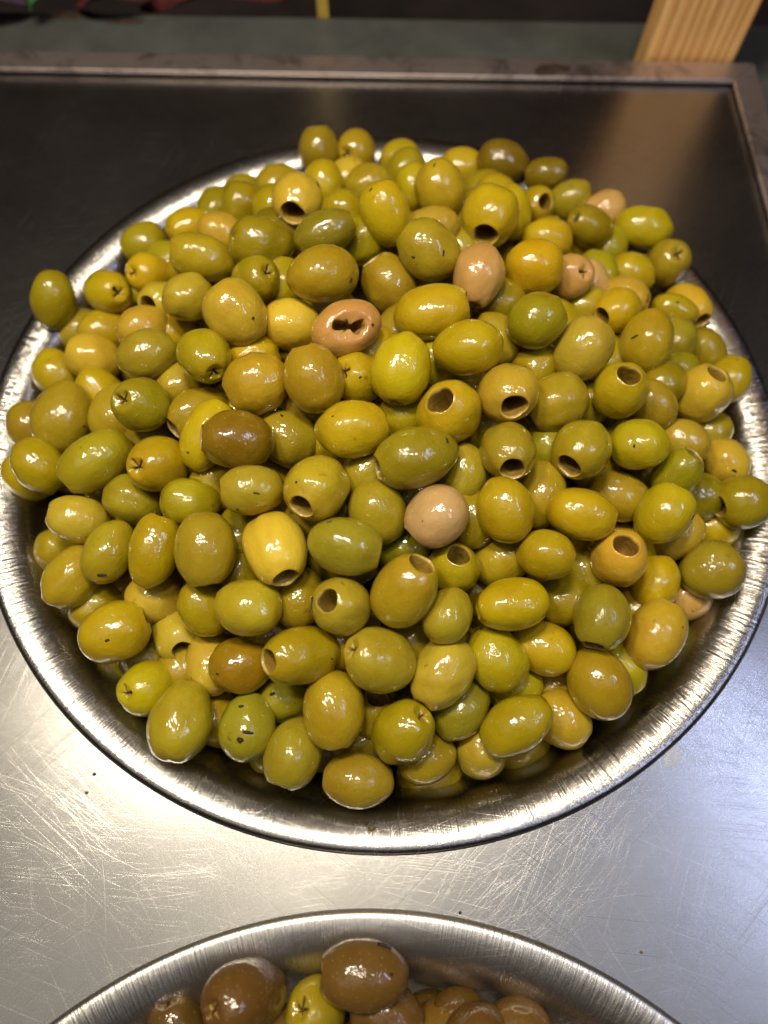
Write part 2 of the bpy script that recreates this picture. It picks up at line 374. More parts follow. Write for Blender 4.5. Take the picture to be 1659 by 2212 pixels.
# ------------------------------------------------------------------ olives
PAL = {'Y': (186, 163, 12), 'G': (146, 134, 10), 'O': (168, 145, 26), 'K': (158, 143, 32), 'B': (132, 106, 16), 'R': (104, 76, 30), 'P': (196, 158, 92), 'T': (172, 134, 70), 'A': (202, 171, 52)}
CNAME = {'Y': 'yellow-green', 'G': 'deep green', 'O': 'golden-brown', 'K': 'grey-green', 'B': 'dull brown', 'R': 'brown', 'P': 'pinkish-tan', 'T': 'pinkish-brown', 'A': 'tan-gold'}
DATA = """
# tile x y len wid ang tilt type col layer | short landmark phrase | own label
a1 345 1157 394 310 -95 -10 s G 0 | the lone olive on the left rim | whole green olive lying alone on the left rim of the bowl, tip downward
a1 705 1100 320 300 -10 68 s Y 0 | the small-holed olive by the left rim | round yellow-green olive with a small dark hole, beside the lone olive on the left rim
a1 935 785 312 275 205 5 n G 0 | the end olive of the upper left rim | glossy green olive with two bright glints at the upper left edge of the pile
a1 1230 690 330 230 0 -20 n Y 1
a1 1425 725 260 200 -20 -20 n A 2
a1 1310 880 480 310 165 0 f O 0 | the big oval olive with a pale lip | big oval golden olive with a pale lip on its left end
a1 970 990 270 250 170 45 s Y 1
a1 1215 1140 340 320 10 -30 n K 0
a1 1060 1175 260 240 190 38 o A 1 | the hollow tan ring | tan olive showing a hollow ring, half hidden behind a grey-green olive, upper left
V 550 609 103 92 35 55 s Y 1
T1 1040 885 175 145 60 -20 n G 1
a1 1400 565 205 155 50 -20 n G 1
T1 1045 838 155 115 20 -20 n O 2
T1 1200 800 200 170 30 -20 n O 1
T1 1285 860 255 220 -112 48 o A 0 | the amber olive with the round hole | amber-yellow olive with a dark round hole facing down-left, near the back
T1 1178 900 160 115 70 -10 n Y 2
a2 405 185 325 268 92 2 f O 0 | the tall olive standing at the back | tall brownish-green olive standing upright at the very back of the pile
a2 650 190 230 195 190 60 s O 1 | the back olive with a pinhole | small olive with a dark pinhole, beside the tall upright olive at the back
a2 930 240 245 220 20 -20 n O 2
a2 970 322 210 200 60 -20 n G 1
a2 730 410 310 230 15 -10 n O 1
a2 590 372 160 140 40 -10 n A 2
a2 440 410 180 160 100 -20 n Y 1
a2 575 600 330 245 -52 -10 n Y 1
a2 697 770 140 110 60 -10 n G 2
a2 455 720 430 300 22 0 f K 0
a2 430 993 465 385 8 -15 n O 0 | the wide golden olive with a herb speck | wide golden olive with one dark herb speck on its right end, upper middle
T1 1128 1050 285 235 172 18 s G 0 | the deep green glossy olive | deep green glossy olive with bright glints, upper left of centre
a2 845 595 460 325 -72 -5 n Y 0 | the long lime olive pointing down | long lime-green olive tapering downward with a small herb mark near its top
a2 1195 445 405 330 -68 -4 f O 0 | the upright golden olive | upright golden olive with three glints and a dark mark at its top, near the back
a2 1105 715 490 310 200 0 f A 1 | the olive with a pale rim arc | flattened olive showing a pale curved rim arc, behind the herb-flecked olive
a2 1115 835 455 382 140 0 f O 0 | the olive with two herb flecks | large golden-brown olive carrying two dark herb flecks, on top above centre
a2 860 1045 405 345 125 5 f O 1
a2 1440 1000 435 335 -102 22 s P 0 | the pinkish olive pierced at its foot | pinkish-tan olive with a small torn opening at its lower end, above centre
T2 457 937 258 250 -102 38 o Y 0 | the yellow olive with the arched hole | yellow olive with an arched dark hole facing down, upper right of centre
a2 1020 420 170 120 80 -10 n Y 2
T2 545 920 250 180 100 -10 n Y 1
T2 430 820 180 145 10 -20 n G 1
T2 485 845 165 135 -30 -20 n Y 1
T2 340 722 200 155 0 -20 n O 1
T2 510 700 225 202 -12 -10 n B 0 | the dull brown olive at the back right | dull brown olive on the back edge of the pile, right of middle
T2 695 752 200 145 188 5 f B 0
T2 660 884 168 158 15 52 o Y 0 | the small lime olive with a hole | small lime-green olive with a shadowed hole facing right, near the back
T2 800 862 188 170 15 -5 f O 1
T2 950 912 135 125 20 -20 n P 2
T2 888 980 202 190 150 42 s G 0 | the green olive with a dark slot | round green olive with a dark slot on its upper left, upper right of the pile
T2 1120 983 250 197 -10 -18 n Y 0 | the bright olive at the upper right edge | smooth bright yellow-green olive at the upper right edge, dotted with round glints
T4 1220 152 208 202 45 58 s O 0 | the star-cut olive on the right edge | brownish olive with a pale star cut, at the upper right edge beside dark metal
T4 650 168 262 248 5 -6 f Y 0 | the brightest yellow olive | brightest yellow olive with a diagonal cool streak, upper right of centre
a3 225 765 335 255 5 -10 n Y 1
a3 400 780 280 200 -60 -10 n Y 2
a3 625 815 205 155 60 -20 n G 1
a3 550 975 255 190 -62 30 o G 2
a3 770 990 295 242 -30 -15 n Y 1
a3 362 1010 240 190 20 45 s P 1 | the gashed pinkish olive | pinkish olive with a long pale gash, tucked beside the brightest yellow olive
a3 490 1050 240 190 -60 -10 n P 2
T4 1040 302 215 150 -10 15 s A 1
T4 1010 352 172 152 205 38 o Y 1
T4 870 345 175 135 0 -20 n O 2
T4 1312 335 275 175 -42 24 o A 1 | the tan olive holed at the right rim | tan olive with an open hole at its lower right, lying against the right rim
T4 1252 355 212 150 -15 -10 n G 0
T4 1133 487 285 230 75 -12 n O 0 | the tan-gold olive with a slit mark | large tan-gold olive with a short dark slit mark, on the right side
T4 1255 490 190 140 75 -15 n K 1
T4 1385 535 225 200 -50 -15 n O 1
T4 1372 720 275 235 57 25 o A 0 | the golden olive with a scooped end | smooth golden olive with a scooped pale end facing up-right, near the right rim
T4 1490 650 235 140 72 -10 n Y 1
T4 860 522 312 245 58 -3 f A 0 | the golden egg with the peaked end | golden egg-shaped olive with a peaked upper right end and a long cool streak
T4 662 393 282 245 25 -5 f G 0
T4 215 360 335 240 12 2 f Y 0 | the broad yellow olive | broad bright yellow olive with a cut right end, just above centre
T4 357 516 312 248 190 -8 n Y 0 | the lime olive with bluish glitter | lime-yellow olive with a patch of bluish glitter, just right of centre
T4 485 480 245 205 -60 -10 n O 1
b2 940 360 475 385 -102 12 s Y 0 | the upright olive with a puckered foot | upright yellow-olive with a puckered brown lower end, at the centre
b2 1255 645 485 400 128 50 o Y 0 | the olive with the big ragged hole | yellow-green olive with a big ragged hole full of flesh, right of centre
T4 535 708 285 250 -65 50 o A 0 | the golden olive with an oval hole | golden olive with an oval dark hole facing down-right, right of centre
T4 737 757 290 250 215 14 o O 1 | the tan-brown olive with a dark gap | tan-brown olive whose dark open end faces lower left, right of centre
T4 1020 698 262 242 62 44 o Y 0 | the olive with the round upward hole | yellow-green olive with a perfectly round hole facing upward, right side
T4 1158 762 220 175 -50 -10 n O 1
b3 970 450 205 185 200 62 s G 1
b3 1050 375 155 135 20 -10 n G 2
b3 485 560 265 190 80 -10 n G 2
b3 150 338 225 195 60 -20 n Y 2
b3 820 850 388 338 178 -5 f Y 0 | the olive with a single round dot | smooth yellow olive with a single round brown dot, right of centre
b3 447 880 405 380 -125 34 o O 0 | the tan olive with the low arched hole | tan-gold olive with an arched hole at its lower left, right of centre
b3 1105 828 312 245 -25 -15 n A 1
b3 1260 770 190 160 20 -10 n K 2
b3 1072 1035 375 315 52 18 o G 0 | the vivid green olive near the right rim | vivid green olive with a flattened brownish end facing up, near the right rim
b3 1385 970 302 285 -60 -15 n A 1
T6 1545 195 262 238 192 28 o G 0 | the last olive on the right rim | green olive with an open end facing left, lying on the right rim of the bowl
T6 1010 168 275 222 -25 -15 n O 1
T6 1210 245 285 245 55 -4 f Y 0
T6 1262 335 255 195 30 -10 n A 1
T6 1420 305 155 145 20 -20 n Y 1
T6 1415 490 288 258 33 -2 f O 0 | the olive with a flat-cut shoulder | round golden olive with a flat-cut upper right shoulder, resting by the right rim
T6 1017 432 262 252 62 52 o A 0 | the honey olive with a hole on top | honey-yellow olive with a small brown-rimmed hole on top, lower right
T6 1172 540 222 205 78 -10 n Y 1
T6 1175 762 322 268 60 -6 f A 0 | the big honey olive at the lower right | big honey-gold olive with a star-like glint, at the lower right edge
T6 938 698 285 258 -104 16 o K 0 | the dull tan olive with a bottom hole | dull tan olive with a dusky hole at its lower end, lower right
T6 930 980 332 270 -68 -15 n O 0 | the bronze egg | bronze egg-shaped olive with a wrinkled shine, at the lower right of the pile
T6 1022 905 210 145 -55 -10 n Y 1
T6 690 825 285 228 -30 -12 n Y 0
T6 482 872 302 255 -50 -15 n Y 0 | the dimpled pale olive | pale yellow-tan olive with a shallow dimple holding a white glint, lower middle
T6 252 930 345 258 -123 6 s A 0 | the bronze-amber tilted olive | bronze-amber olive tilted on its crumpled lower end, lower middle
T6 558 636 328 228 190 14 s Y 0 | the long olive with a split left end | long golden-green olive with a split left end, right of lower centre
T6 778 620 192 188 20 -20 n G 1
T6 860 500 200 160 -60 -15 n O 2
T6 702 422 258 215 -15 -5 f Y 0
T6 508 442 270 218 18 10 s O 1
T6 300 480 245 220 68 48 o Y 0 | the olive with the wide pale-rimmed hole | upright yellow olive with a wide pale-rimmed hole on top, below the pinkish ball
T6 525 230 285 252 -68 -10 n Y 0 | the clear yellow squarish olive | clear yellow-green squarish olive, right of the pinkish ball
T6 672 160 288 205 80 -10 n O 1
T6 852 246 312 225 -14 -14 n Y 0 | the yellow teardrop | yellow teardrop-shaped olive pointing right, right of centre
T6 380 265 215 140 95 20 s G 1
T6 228 260 290 258 -138 0 f P 0 | the pinkish ball | round pinkish-tan olive with a cut lower left end, near the centre
T4 538 968 255 248 -75 44 o K 0 | the olive with the round low hole | yellow-green olive with a round hole facing down, below the golden oval-holed one
T4 340 1060 235 178 80 -20 n K 1
b2 1040 935 552 398 194 14 o O 0 | the long olive with a torn left end | long golden olive with a torn tan left end and a herb fleck, at the centre
b2 972 665 240 200 20 -20 n G 2
b2 635 748 490 378 5 -3 f Y 0 | the sleek yellow olive | sleek yellow-green olive with a cut right end and a streaked shine, at the centre
b2 655 420 300 288 150 55 s Y 1
b2 370 418 462 382 104 -2 f O 0 | the flat-topped olive | olive-gold flat-topped olive standing upright, left of centre
T3 1110 668 292 268 200 -10 n O 0
T3 1092 560 185 125 10 -10 n Y 2
T3 1018 370 312 258 -55 5 s A 0 | the smooth honey egg | smooth honey-coloured egg-shaped olive with a tiny dot, upper left of centre
T3 1255 415 262 232 -8 -15 n A 1 | the orange-tan olive | orange-tan olive wedged beside the torn olive, upper left of centre
T3 1488 430 320 245 18 75 x T 0 | the torn olive | torn pinkish-brown olive with two ragged black gaps, above centre
T3 886 553 252 228 -60 52 s G 0 | the star-cut green olive | green olive with a star cut facing down, left of centre
T3 635 543 272 228 20 -4 f K 0
T3 610 760 268 242 165 52 s G 0 | the dark star olive | dark green olive with a black five-pointed star cut, left side
T3 273 816 322 275 72 -6 s K 0 | the dusky olive on the left edge | big dusky olive-brown olive with a brown tip, near the left edge
T3 398 560 252 205 160 0 f A 1 | the ragged-lipped olive | tan olive with a ragged pale lip on its left, by the left edge
T3 450 735 295 205 -60 -15 n Y 1
T3 240 625 160 145 100 -20 n Y 1
T3 130 852 175 130 80 -15 n O 1
b1 258 988 425 335 -52 0 s Y 0 | the creased lime olive | creased lime-yellow olive at the far left edge of the pile
b1 185 1050 355 270 -40 -10 n Y 1
b1 620 957 525 380 217 -4 f O 0 | the long slanted olive | long slanted golden olive with a pinched lower left end, left side
b1 1020 972 402 368 190 50 s Y 0 | the olive with a split dark slit | yellow olive with a split dark slit facing left, left of centre
b1 1285 635 432 325 212 18 o O 1 | the brown-ended hollow olive | brownish olive with a rough hollow left end, behind the lemon olive
b1 1342 785 500 340 62 -2 f Y 0 | the lemon olive | lemon-yellow olive with a pale cut top, half covered by a brown olive
T3 1022 912 328 258 176 6 f B 0 | the glossy brown olive with a cut left end | glossy brown olive with a flat tan cut on its left end, left of centre
T3 1240 906 275 245 -20 -15 n K 1
b1 1180 460 215 195 20 -20 n A 2
T3 448 440 225 150 5 -15 n Y 1
T3 345 437 175 135 60 -15 n K 2
T3 620 432 245 140 25 -10 n A 1
b1 1112 132 170 150 20 -10 n Y 2
b1 1190 142 130 120 20 -10 n P 3
T3 1218 240 150 110 80 -10 n G 2
b2 750 240 170 155 30 -10 n Y 2
b2 1165 300 200 160 80 -10 n G 2
T5 1087 140 288 222 183 3 f K 0 | the greyish olive with two specks | greyish-green olive with a cut left end and two dark specks, left of centre
T5 928 122 170 135 -70 -10 n O 2
T5 1371 132 292 272 -130 34 o K 0 | the olive with a tilted oval hole | yellow-green olive with a tilted oval hole at lower left, near the centre
b2 720 1030 260 205 60 -10 n O 1
b2 790 1287 440 378 -75 -15 n K 0 | the olive with a brown top smudge | smooth green-yellow olive with a brown smudge on its top, at the centre
c2 582 262 500 390 -12 2 f K 0 | the olive with a jagged right tip | wide green-yellow olive with a jagged right tip, at the lower centre
T5 1190 398 322 278 -70 24 o A 0 | the amber olive with a notched foot | amber olive with a pale notched hole at its foot, lower left of centre
T5 1292 605 275 225 80 -15 n O 1
c2 557 650 402 385 160 52 o K 0 | the round-holed olive with a herb sprig | yellow-green olive with a round dark hole and a herb sprig alongside, lower centre
c2 968 547 512 408 58 24 o O 0 | the big golden olive scooped at the top | big golden olive with a scooped tan hole at its upper right, lower centre
c2 960 268 300 195 10 -15 n G 2
c2 1240 712 385 325 60 -15 n K 0
c2 1010 868 215 185 20 -15 n G 2
c2 1432 560 120 110 20 -15 n G 3
c2 797 997 475 428 158 36 s K 0 | the big olive with a cross cut | big round green-yellow olive with a small cross cut, lower centre
c2 295 967 510 385 190 26 o Y 0 | the egg olive with a hollow left end | egg-shaped green-gold olive with a hollow left end, lower centre
T5 1042 902 252 245 10 16 o B 1 | the brown olive with a black gap | brown olive with a black open end facing right, lower left of centre
T5 1075 651 292 255 170 -15 n K 0 | the finely wrinkled olive | pale green olive with a finely wrinkled glittery skin, lower left of centre
T5 888 400 328 272 -86 4 f O 0 | the bronze upright olive | upright bronze olive with a notched lower end, left of lower centre
T5 667 403 340 232 78 0 f Y 0 | the lime olive with a torn top | upright lime-yellow olive with a torn peaked top, lower left
T5 470 410 292 215 -115 -4 s O 0 | the golden olive with a rusty spot | golden olive with a rusty spot near its lower end, left side
T5 317 522 312 238 -125 -4 f K 0 | the darkest green olive | darkest grey-green olive leaning on the left rim
T5 335 270 288 210 165 5 s A 0 | the pale olive with white glare | pale tan-yellow olive with white glare, at the left edge
T5 578 185 265 210 -20 -15 n O 1
T5 822 198 242 178 -5 -15 n G 1
T5 270 395 130 115 20 -15 n Y 2
T5 675 612 225 155 -10 -15 n A 1
T5 528 578 135 115 20 -15 n O 2
T5 882 648 235 205 -52 -15 n Y 1
T5 495 754 332 262 22 10 o Y 0 | the plump olive with a scooped right end | plump yellow olive with a scooped hole at its right end, lower left edge
T5 420 645 190 145 38 -15 n Y 1
T5 770 763 225 182 -72 40 o A 1 | the little amber olive with a dark mouth | little amber olive with a dark open mouth facing down, lower left
T5 912 892 300 195 96 -10 n A 1
T5 640 865 255 155 20 -15 n K 2
T5 640 998 282 248 195 42 s Y 0 | the yellow olive with a ladder slit | yellow olive with a pale ladder-like slit, lower left edge
T5 805 910 110 105 20 -15 n O 2
T7 783 152 368 278 82 -12 n K 0 | the large plain egg at the lower left | large plain olive-green egg shape on the lower left rim, tip up
T7 1068 175 302 246 85 -12 n K 0 | the olive with brown herb bits | green olive dotted with brown herb bits, near the bottom of the pile
T7 1270 292 335 248 -112 2 f K 0 | the leaning olive with a split foot | leaning green-brown olive with a split lower left end, bottom of the pile
T7 1442 108 345 268 -86 0 s O 0 | the upright olive with a crusty foot | upright green-gold olive with a pale crusty lower tip, bottom of the pile
d2 667 532 480 375 176 -2 f K 0 | the lowest olive of the pile | squat green-brown olive with a flat left end, lowest on the front rim
d2 947 228 442 395 42 40 s Y 0 | the lime olive with a pinched star | lime-yellow olive with a pinched star cut at upper right, bottom of the pile
d2 1105 380 400 345 20 -15 n O 1
d2 1465 348 325 272 70 40 s A 1 | the amber olive with a torn black hole | small amber olive with a torn black hole, bottom right under the green olive
T8 570 170 342 246 212 -4 f G 0 | the glassy green olive | glassy deep green olive with square white glints, at the bottom right
T8 768 145 252 235 -40 -12 n A 1 | the amber olive behind the glassy one | smooth amber olive behind the glassy green one, bottom right
T8 328 95 295 245 60 -15 n K 1
T6 560 985 225 150 10 -15 n Y 2
T6 740 985 165 135 10 -15 n A 2
T7 1240 48 235 165 10 -15 n K 1
T7 930 140 175 115 90 -10 n Y 2
d2 755 110 235 205 75 42 o O 2
d2 682 280 225 180 20 -15 n O 2
c2 260 115 240 190 -30 -15 n O 2
T5 1030 340 240 140 80 -10 n G 2
b2 560 1230 180 160 20 -10 n G 3
T7 1165 250 140 105 80 -10 n O 2
T4 500 320 155 135 20 -10 n G 2
T4 700 950 155 135 80 -10 n G 2
T6 1290 610 140 120 20 -10 n P 2
T6 1085 655 125 115 20 -10 n O 2
T5 1050 490 120 100 20 -10 n G 2
T5 1170 760 125 105 20 -10 n O 2
"""
BDATA = """
T7 1065 1345 390 335 198 45 s R 0 | | dark brown olive with a ringed dimple at its left, in the lower bowl
e 760 255 316 238 178 2 f R 0 | | glossy brown olive with a peeling flake and black dot, topmost in the lower bowl
e 605 378 195 190 170 62 s O 1 | | small green olive with a ringed dimple, between two brown olives in the lower bowl
e 155 422 188 165 120 40 s R 1 | | small tan-brown olive at the left end of the lower bowl
e 838 385 292 195 -15 -10 n R 1 | | tan-brown olive lying beneath the topmost olive of the lower bowl
e 1065 400 195 168 40 -15 n R 1 | | round reddish-brown olive against the dark wall of the lower bowl
e 1268 435 265 150 -12 -15 n R 1 | | amber-brown olive cropped at the right of the lower bowl
e 450 445 165 125 10 -10 n R 1 | | dark brown olive top just showing under the ringed brown olive
e 1128 455 125 115 10 -10 n R 1 | | brown olive sliver between the reddish and amber-brown olives in the lower bowl
"""
def parse(s):
    out = []
    for ln in s.strip().splitlines():
        if ln.startswith('#') or not ln.strip(): continue
        p = [x.strip() for x in ln.split('|')]; w = p[0].split()
        u, v, s_ = uv(w[0], float(w[1]), float(w[2]))
        out.append(dict(u=u, v=v, A=float(w[3]) / s_, W=float(w[4]) / s_, ang=math.radians(float(w[5])), tilt=math.radians(float(w[6]) + (11 if w[7] == 'o' and float(w[6]) >= 20 and float(w[6]) < 56 else 0)), typ=w[7], col=w[8], lay=int(w[9]),
                        lm=p[1] if len(p) > 1 else '', label=p[2] if len(p) > 2 else ''))
    return out

def frame_for(o):
    d = ray(o['u'], o['v']); dn = d / np.linalg.norm(d)
    right = R2 - dn * np.dot(R2, dn); right /= np.linalg.norm(right)
    up = np.cross(right, dn); up = up if np.dot(up, U2) > 0 else -up
    ax = math.cos(o['tilt']) * (math.cos(o['ang']) * right + math.sin(o['ang']) * up) - math.sin(o['tilt']) * dn
    side = np.cross(ax, dn)
    if np.linalg.norm(side) < 1e-3: side = right
    side /= np.linalg.norm(side); third = np.cross(ax, side)
    o['d'], o['dn'], o['axis'], o['side'], o['third'] = d, dn, ax, side, third
    ru, rv = o['u'] - U0, -(o['v'] - V0); rl = math.hypot(ru, rv) + 1e-6; cosT = 1 / np.linalg.norm(d)
    al = (math.cos(o['ang']) * ru + math.sin(o['ang']) * rv) / rl
    o['kA'] = 1 - (1 - cosT) * al * al; o['kW'] = 1 - (1 - cosT) * (1 - al * al)
    A, W, ti = o['A'] * o['kA'], o['W'] * o['kW'], o['tilt']
    st = 1.0
    if o['typ'] == 'x':
        st = A / W; L = W * .95
    elif abs(ti) > 1.0:
        L = 1.18 * W; st = max(.9, min(1.12, A / (1.06 * W)))
    else:
        L = math.sqrt(max(A * A - (W * math.sin(ti)) ** 2, (.5 * W) ** 2)) / math.cos(ti); L = max(1.04 * W, min(1.5 * W, L))
    o['Lp'], o['Wp'], o['st'] = L / FPX, W / FPX, st

def mound(x, y, bc, top):
    r = math.hypot(x - bc[0], y - bc[1])
    z = .003 + top * 1.02 * (1 - (r / .132) ** 2)
    return max(z, .004 if r > .118 else -.05)
def settle(ol, bc, top, lay_step, iters=160):
    for o in ol:
        frame_for(o)
        t = .25
        for _ in range(60):
            p = EYE + o['d'] * t; e = p[2] - mound(p[0], p[1], bc, top); t += .6 * e
        o['t0'] = o['t'] = t + o['lay'] * lay_step
    n = len(ol); D = np.array([o['d'] for o in ol]); T = np.array([o['t'] for o in ol]); T0 = T.copy(); LAY = np.array([o['lay'] for o in ol])
    Lp = np.array([o['Lp'] for o in ol]) / 2; Wp = np.array([o['Wp'] for o in ol]) / 2
    AX = np.array([o['axis'] for o in ol])
    UV = np.array([(o['u'], o['v']) for o in ol])
    pd = np.hypot(UV[:, None, 0] - UV[None, :, 0], UV[:, None, 1] - UV[None, :, 1])
    near = (pd < 230) & ~np.eye(n, dtype=bool)
    for it in range(iters):
        P = EYE + D * T[:, None]
        diff = P[None] - P[:, None]                           # i -> j
        dist = np.linalg.norm(diff, axis=2) + 1e-9; dr = diff / dist[..., None]
        ca = np.abs(np.einsum('ijk,ik->ij', dr, AX)); cb = np.abs(np.einsum('ijk,jk->ij', dr, AX))
        a_i, b_i = Lp * T, Wp * T
        ri = 1 / np.sqrt((ca / a_i[:, None]) ** 2 + (1 - ca ** 2) / b_i[:, None] ** 2)
        rj = 1 / np.sqrt((cb / a_i[None, :]) ** 2 + (1 - cb ** 2) / b_i[None, :] ** 2)
        pen = np.where(near, (ri + rj) * .965 - dist, 0); pen[pen < 0] = 0
        # the one that lies in the lower layer (or farther along its ray) gives way
        farther = (T0[None, :] - T0[:, None]) + .02 * (LAY[None, :] - LAY[:, None]) + 1e-5 * np.sign(np.arange(n)[None, :] - np.arange(n)[:, None])
        sgn = np.where(farther > 0, -1.0, 1.0)                # i moves nearer when j is farther
        dz = np.abs(T[None, :] - T[:, None])
        gain = pen * .55
        wt = np.where(farther > 0, .25, .75)
        mv = (sgn * gain * wt)
        step = np.clip(mv.sum(1), -.0016, .0016)
        T = T + step + (T0 - T) * .03
        # not through the bowl
        P = EYE + D * T[:, None]; r = np.hypot(P[:, 0] - bc[0], P[:, 1] - bc[1]); zmin = bowl_z(np.minimum(r, .1505)) + Wp * T * 1.02
        bad = P[:, 2] < zmin
        T = np.where(bad, T - (zmin - P[:, 2]) / -D[:, 2] * .8, T)
    for i, o in enumerate(ol):
        o['t'] = float(T[i]); o['p'] = EYE + o['d'] * o['t']; o['L'] = o['Lp'] * o['t']; o['W'] = o['Wp'] * o['t']
        if o['lay'] >= 1: o['W'] = max(o['W'], .0166); o['L'] = max(o['L'], 1.16 * o['W'])

def olive_mesh(o, r, nphi=44):
    """Hole end at +z. Returns the skin (verts, faces) and the inside of the pit hole."""
    a, b = o['L'] / 2, o['W'] / 2; typ = o['typ']; st = o['st']
    phi = np.arange(nphi) * 2 * math.pi / nphi
    egg = r.uniform(-.10, .10); pw = r.uniform(.84, .95)
    pointed = r.random() < .35
    def prof(s):                                              # s: 0 at -z tip .. pi at +z tip
        z = -a * math.cos(s); rr = b * abs(math.sin(s)) ** pw * (1 + egg * math.cos(s))
        if pointed and s < .9: rr *= 1 - .10 * (1 - s / .9); z -= a * .05 * (1 - s / .9) ** 2
        return z, rr
    if typ in 'of': rh = r.uniform(.34, .41) * b
    elif typ == 'n': rh = .32 * b
    elif typ == 's': rh = .13 * b
    else: rh = .30 * b
    outer = rh + (.13 * b if typ in 'ofn' else .26 * b)
    ss = np.linspace(math.pi * .55, math.pi, 400); cut = next((s for s in ss if prof(s)[1] < outer), math.pi * .97)
    rings = []                                                # (z array, radius array)
    one = np.ones(nphi)
    for s in np.linspace(.0, cut, 24)[1:]:
        z, rr = prof(s); rings.append((z * one, rr * one))
    z_e, r_e = prof(cut)
    wob = 1 + .05 * np.sin(2 * phi + r.uniform(0, 6)) + .05 * np.sin(3 * phi + r.uniform(0, 6)) + (+.025 * np.sin(5 * phi + r.uniform(0, 6)) if typ in 'ofx' else 0)
    if typ in 'ofn':
        ov = np.sqrt(1 / ((np.cos(phi) / r.uniform(1.0, 1.16)) ** 2 + (np.sin(phi)) ** 2)); hole = rh * wob * ov
        mids = ((.7, .022), (.36, .014), (0, -.06))
        inner = ((.97, -.10), (.94, -.3), (.90, -.6), (.82, -.95), (.55, -1.2), (.12, -1.28))
    else:
        k_ = int(r.integers(4, 6)) if typ == 's' else 3; ph = r.uniform(0, 6)
        star = np.abs(np.cos(k_ / 2 * (phi + ph))) ** 3 * (.65 + .45 * np.sin(phi + r.uniform(0, 6)) * (1 if typ == 's' else .4))
        hole = b * ((.06 + .26 * star) if typ == 's' else (.10 + .36 * np.abs(np.cos(phi + ph)) ** 2.2 + .05 * np.sin(5 * phi + 1) + .04 * np.sin(9 * phi))) * wob
        mids = ((.8, -.01), (.5, -.05), (.22, -.10), (0, -.17))
        inner = ((.9, -.06), (.8, -.14), (.6, -.24), (.35, -.34), (.1, -.4)) if typ == 's' else ((.85, -.28), (.8, -.42), (.7, -.6), (.5, -.8), (.1, -.9))
    for f, dz in mids:
        rings.append((z_e + (1 - f) * .04 * b + dz * b * one, hole + (r_e - hole) * f))
    lip = rings[-2]; rings_skin = rings[:-1]; nsk = len(rings_skin)
    if typ in 'ofn': zl = rings[-1][0]
    else: zl = rings[-1][0]
    cav = [lip, rings[-1]] + [(zl + dz * b, hole * f) for f, dz in inner]
    def lump(v):                                              # soft dents, wrinkles and swellings
        u_ = v / np.array([b, b, a]); n_ = u_ / (np.linalg.norm(u_, axis=1)[:, None] + 1e-9)
        s = np.zeros(len(v))
        for dv, amp, wd in dents: s += amp * np.exp(-(1 - n_ @ dv) / wd)
        for kv, ph, amp in waves: s += amp * np.sin(n_ @ kv + ph)
        return v * (1 + s)[:, None]
    dents = []
    for _ in range(5):
        dv = r.normal(size=3); dv /= np.linalg.norm(dv); dents.append((dv, r.uniform(-.055, .025), r.uniform(.03, .16)))
    waves = [(r.normal(size=3) * 3.0, r.uniform(0, 6), .013) for _ in range(4)] + [(r.normal(size=3) * 8.0, r.uniform(0, 6), .0035) for _ in range(4)]
    def build(rg, close_lo, close_hi):
        vs = []; fs = []
        for z, rr in rg:
            vs.append(np.stack([rr * np.cos(phi) * st, rr * np.sin(phi), z], 1))
        vs = np.concatenate(vs); m = len(rg)
        i = np.arange(nphi); i2 = (i + 1) % nphi
        for j in range(m - 1):
            fs += list(zip(j * nphi + i, j * nphi + i2, (j + 1) * nphi + i2, (j + 1) * nphi + i))
        extra = []
        if close_lo:
            extra.append((0, 0, prof(0)[0])); c = len(vs) + len(extra) - 1; fs += [(c, b2, a2) for a2, b2 in zip(i, i2)]
        if close_hi:
            zt = rg[-1][0].mean(); extra.append((0, 0, zt)); c = len(vs) + len(extra) - 1; q = (m - 1) * nphi; fs += [(c, q + a2, q + b2) for a2, b2 in zip(i, i2)]
        if extra: vs = np.concatenate([vs, np.array(extra)])
        return lump(vs), [tuple(int(x) for x in f) for f in fs]
    return build(rings_skin, True, False), build(cav, False, True), (nsk, nphi)

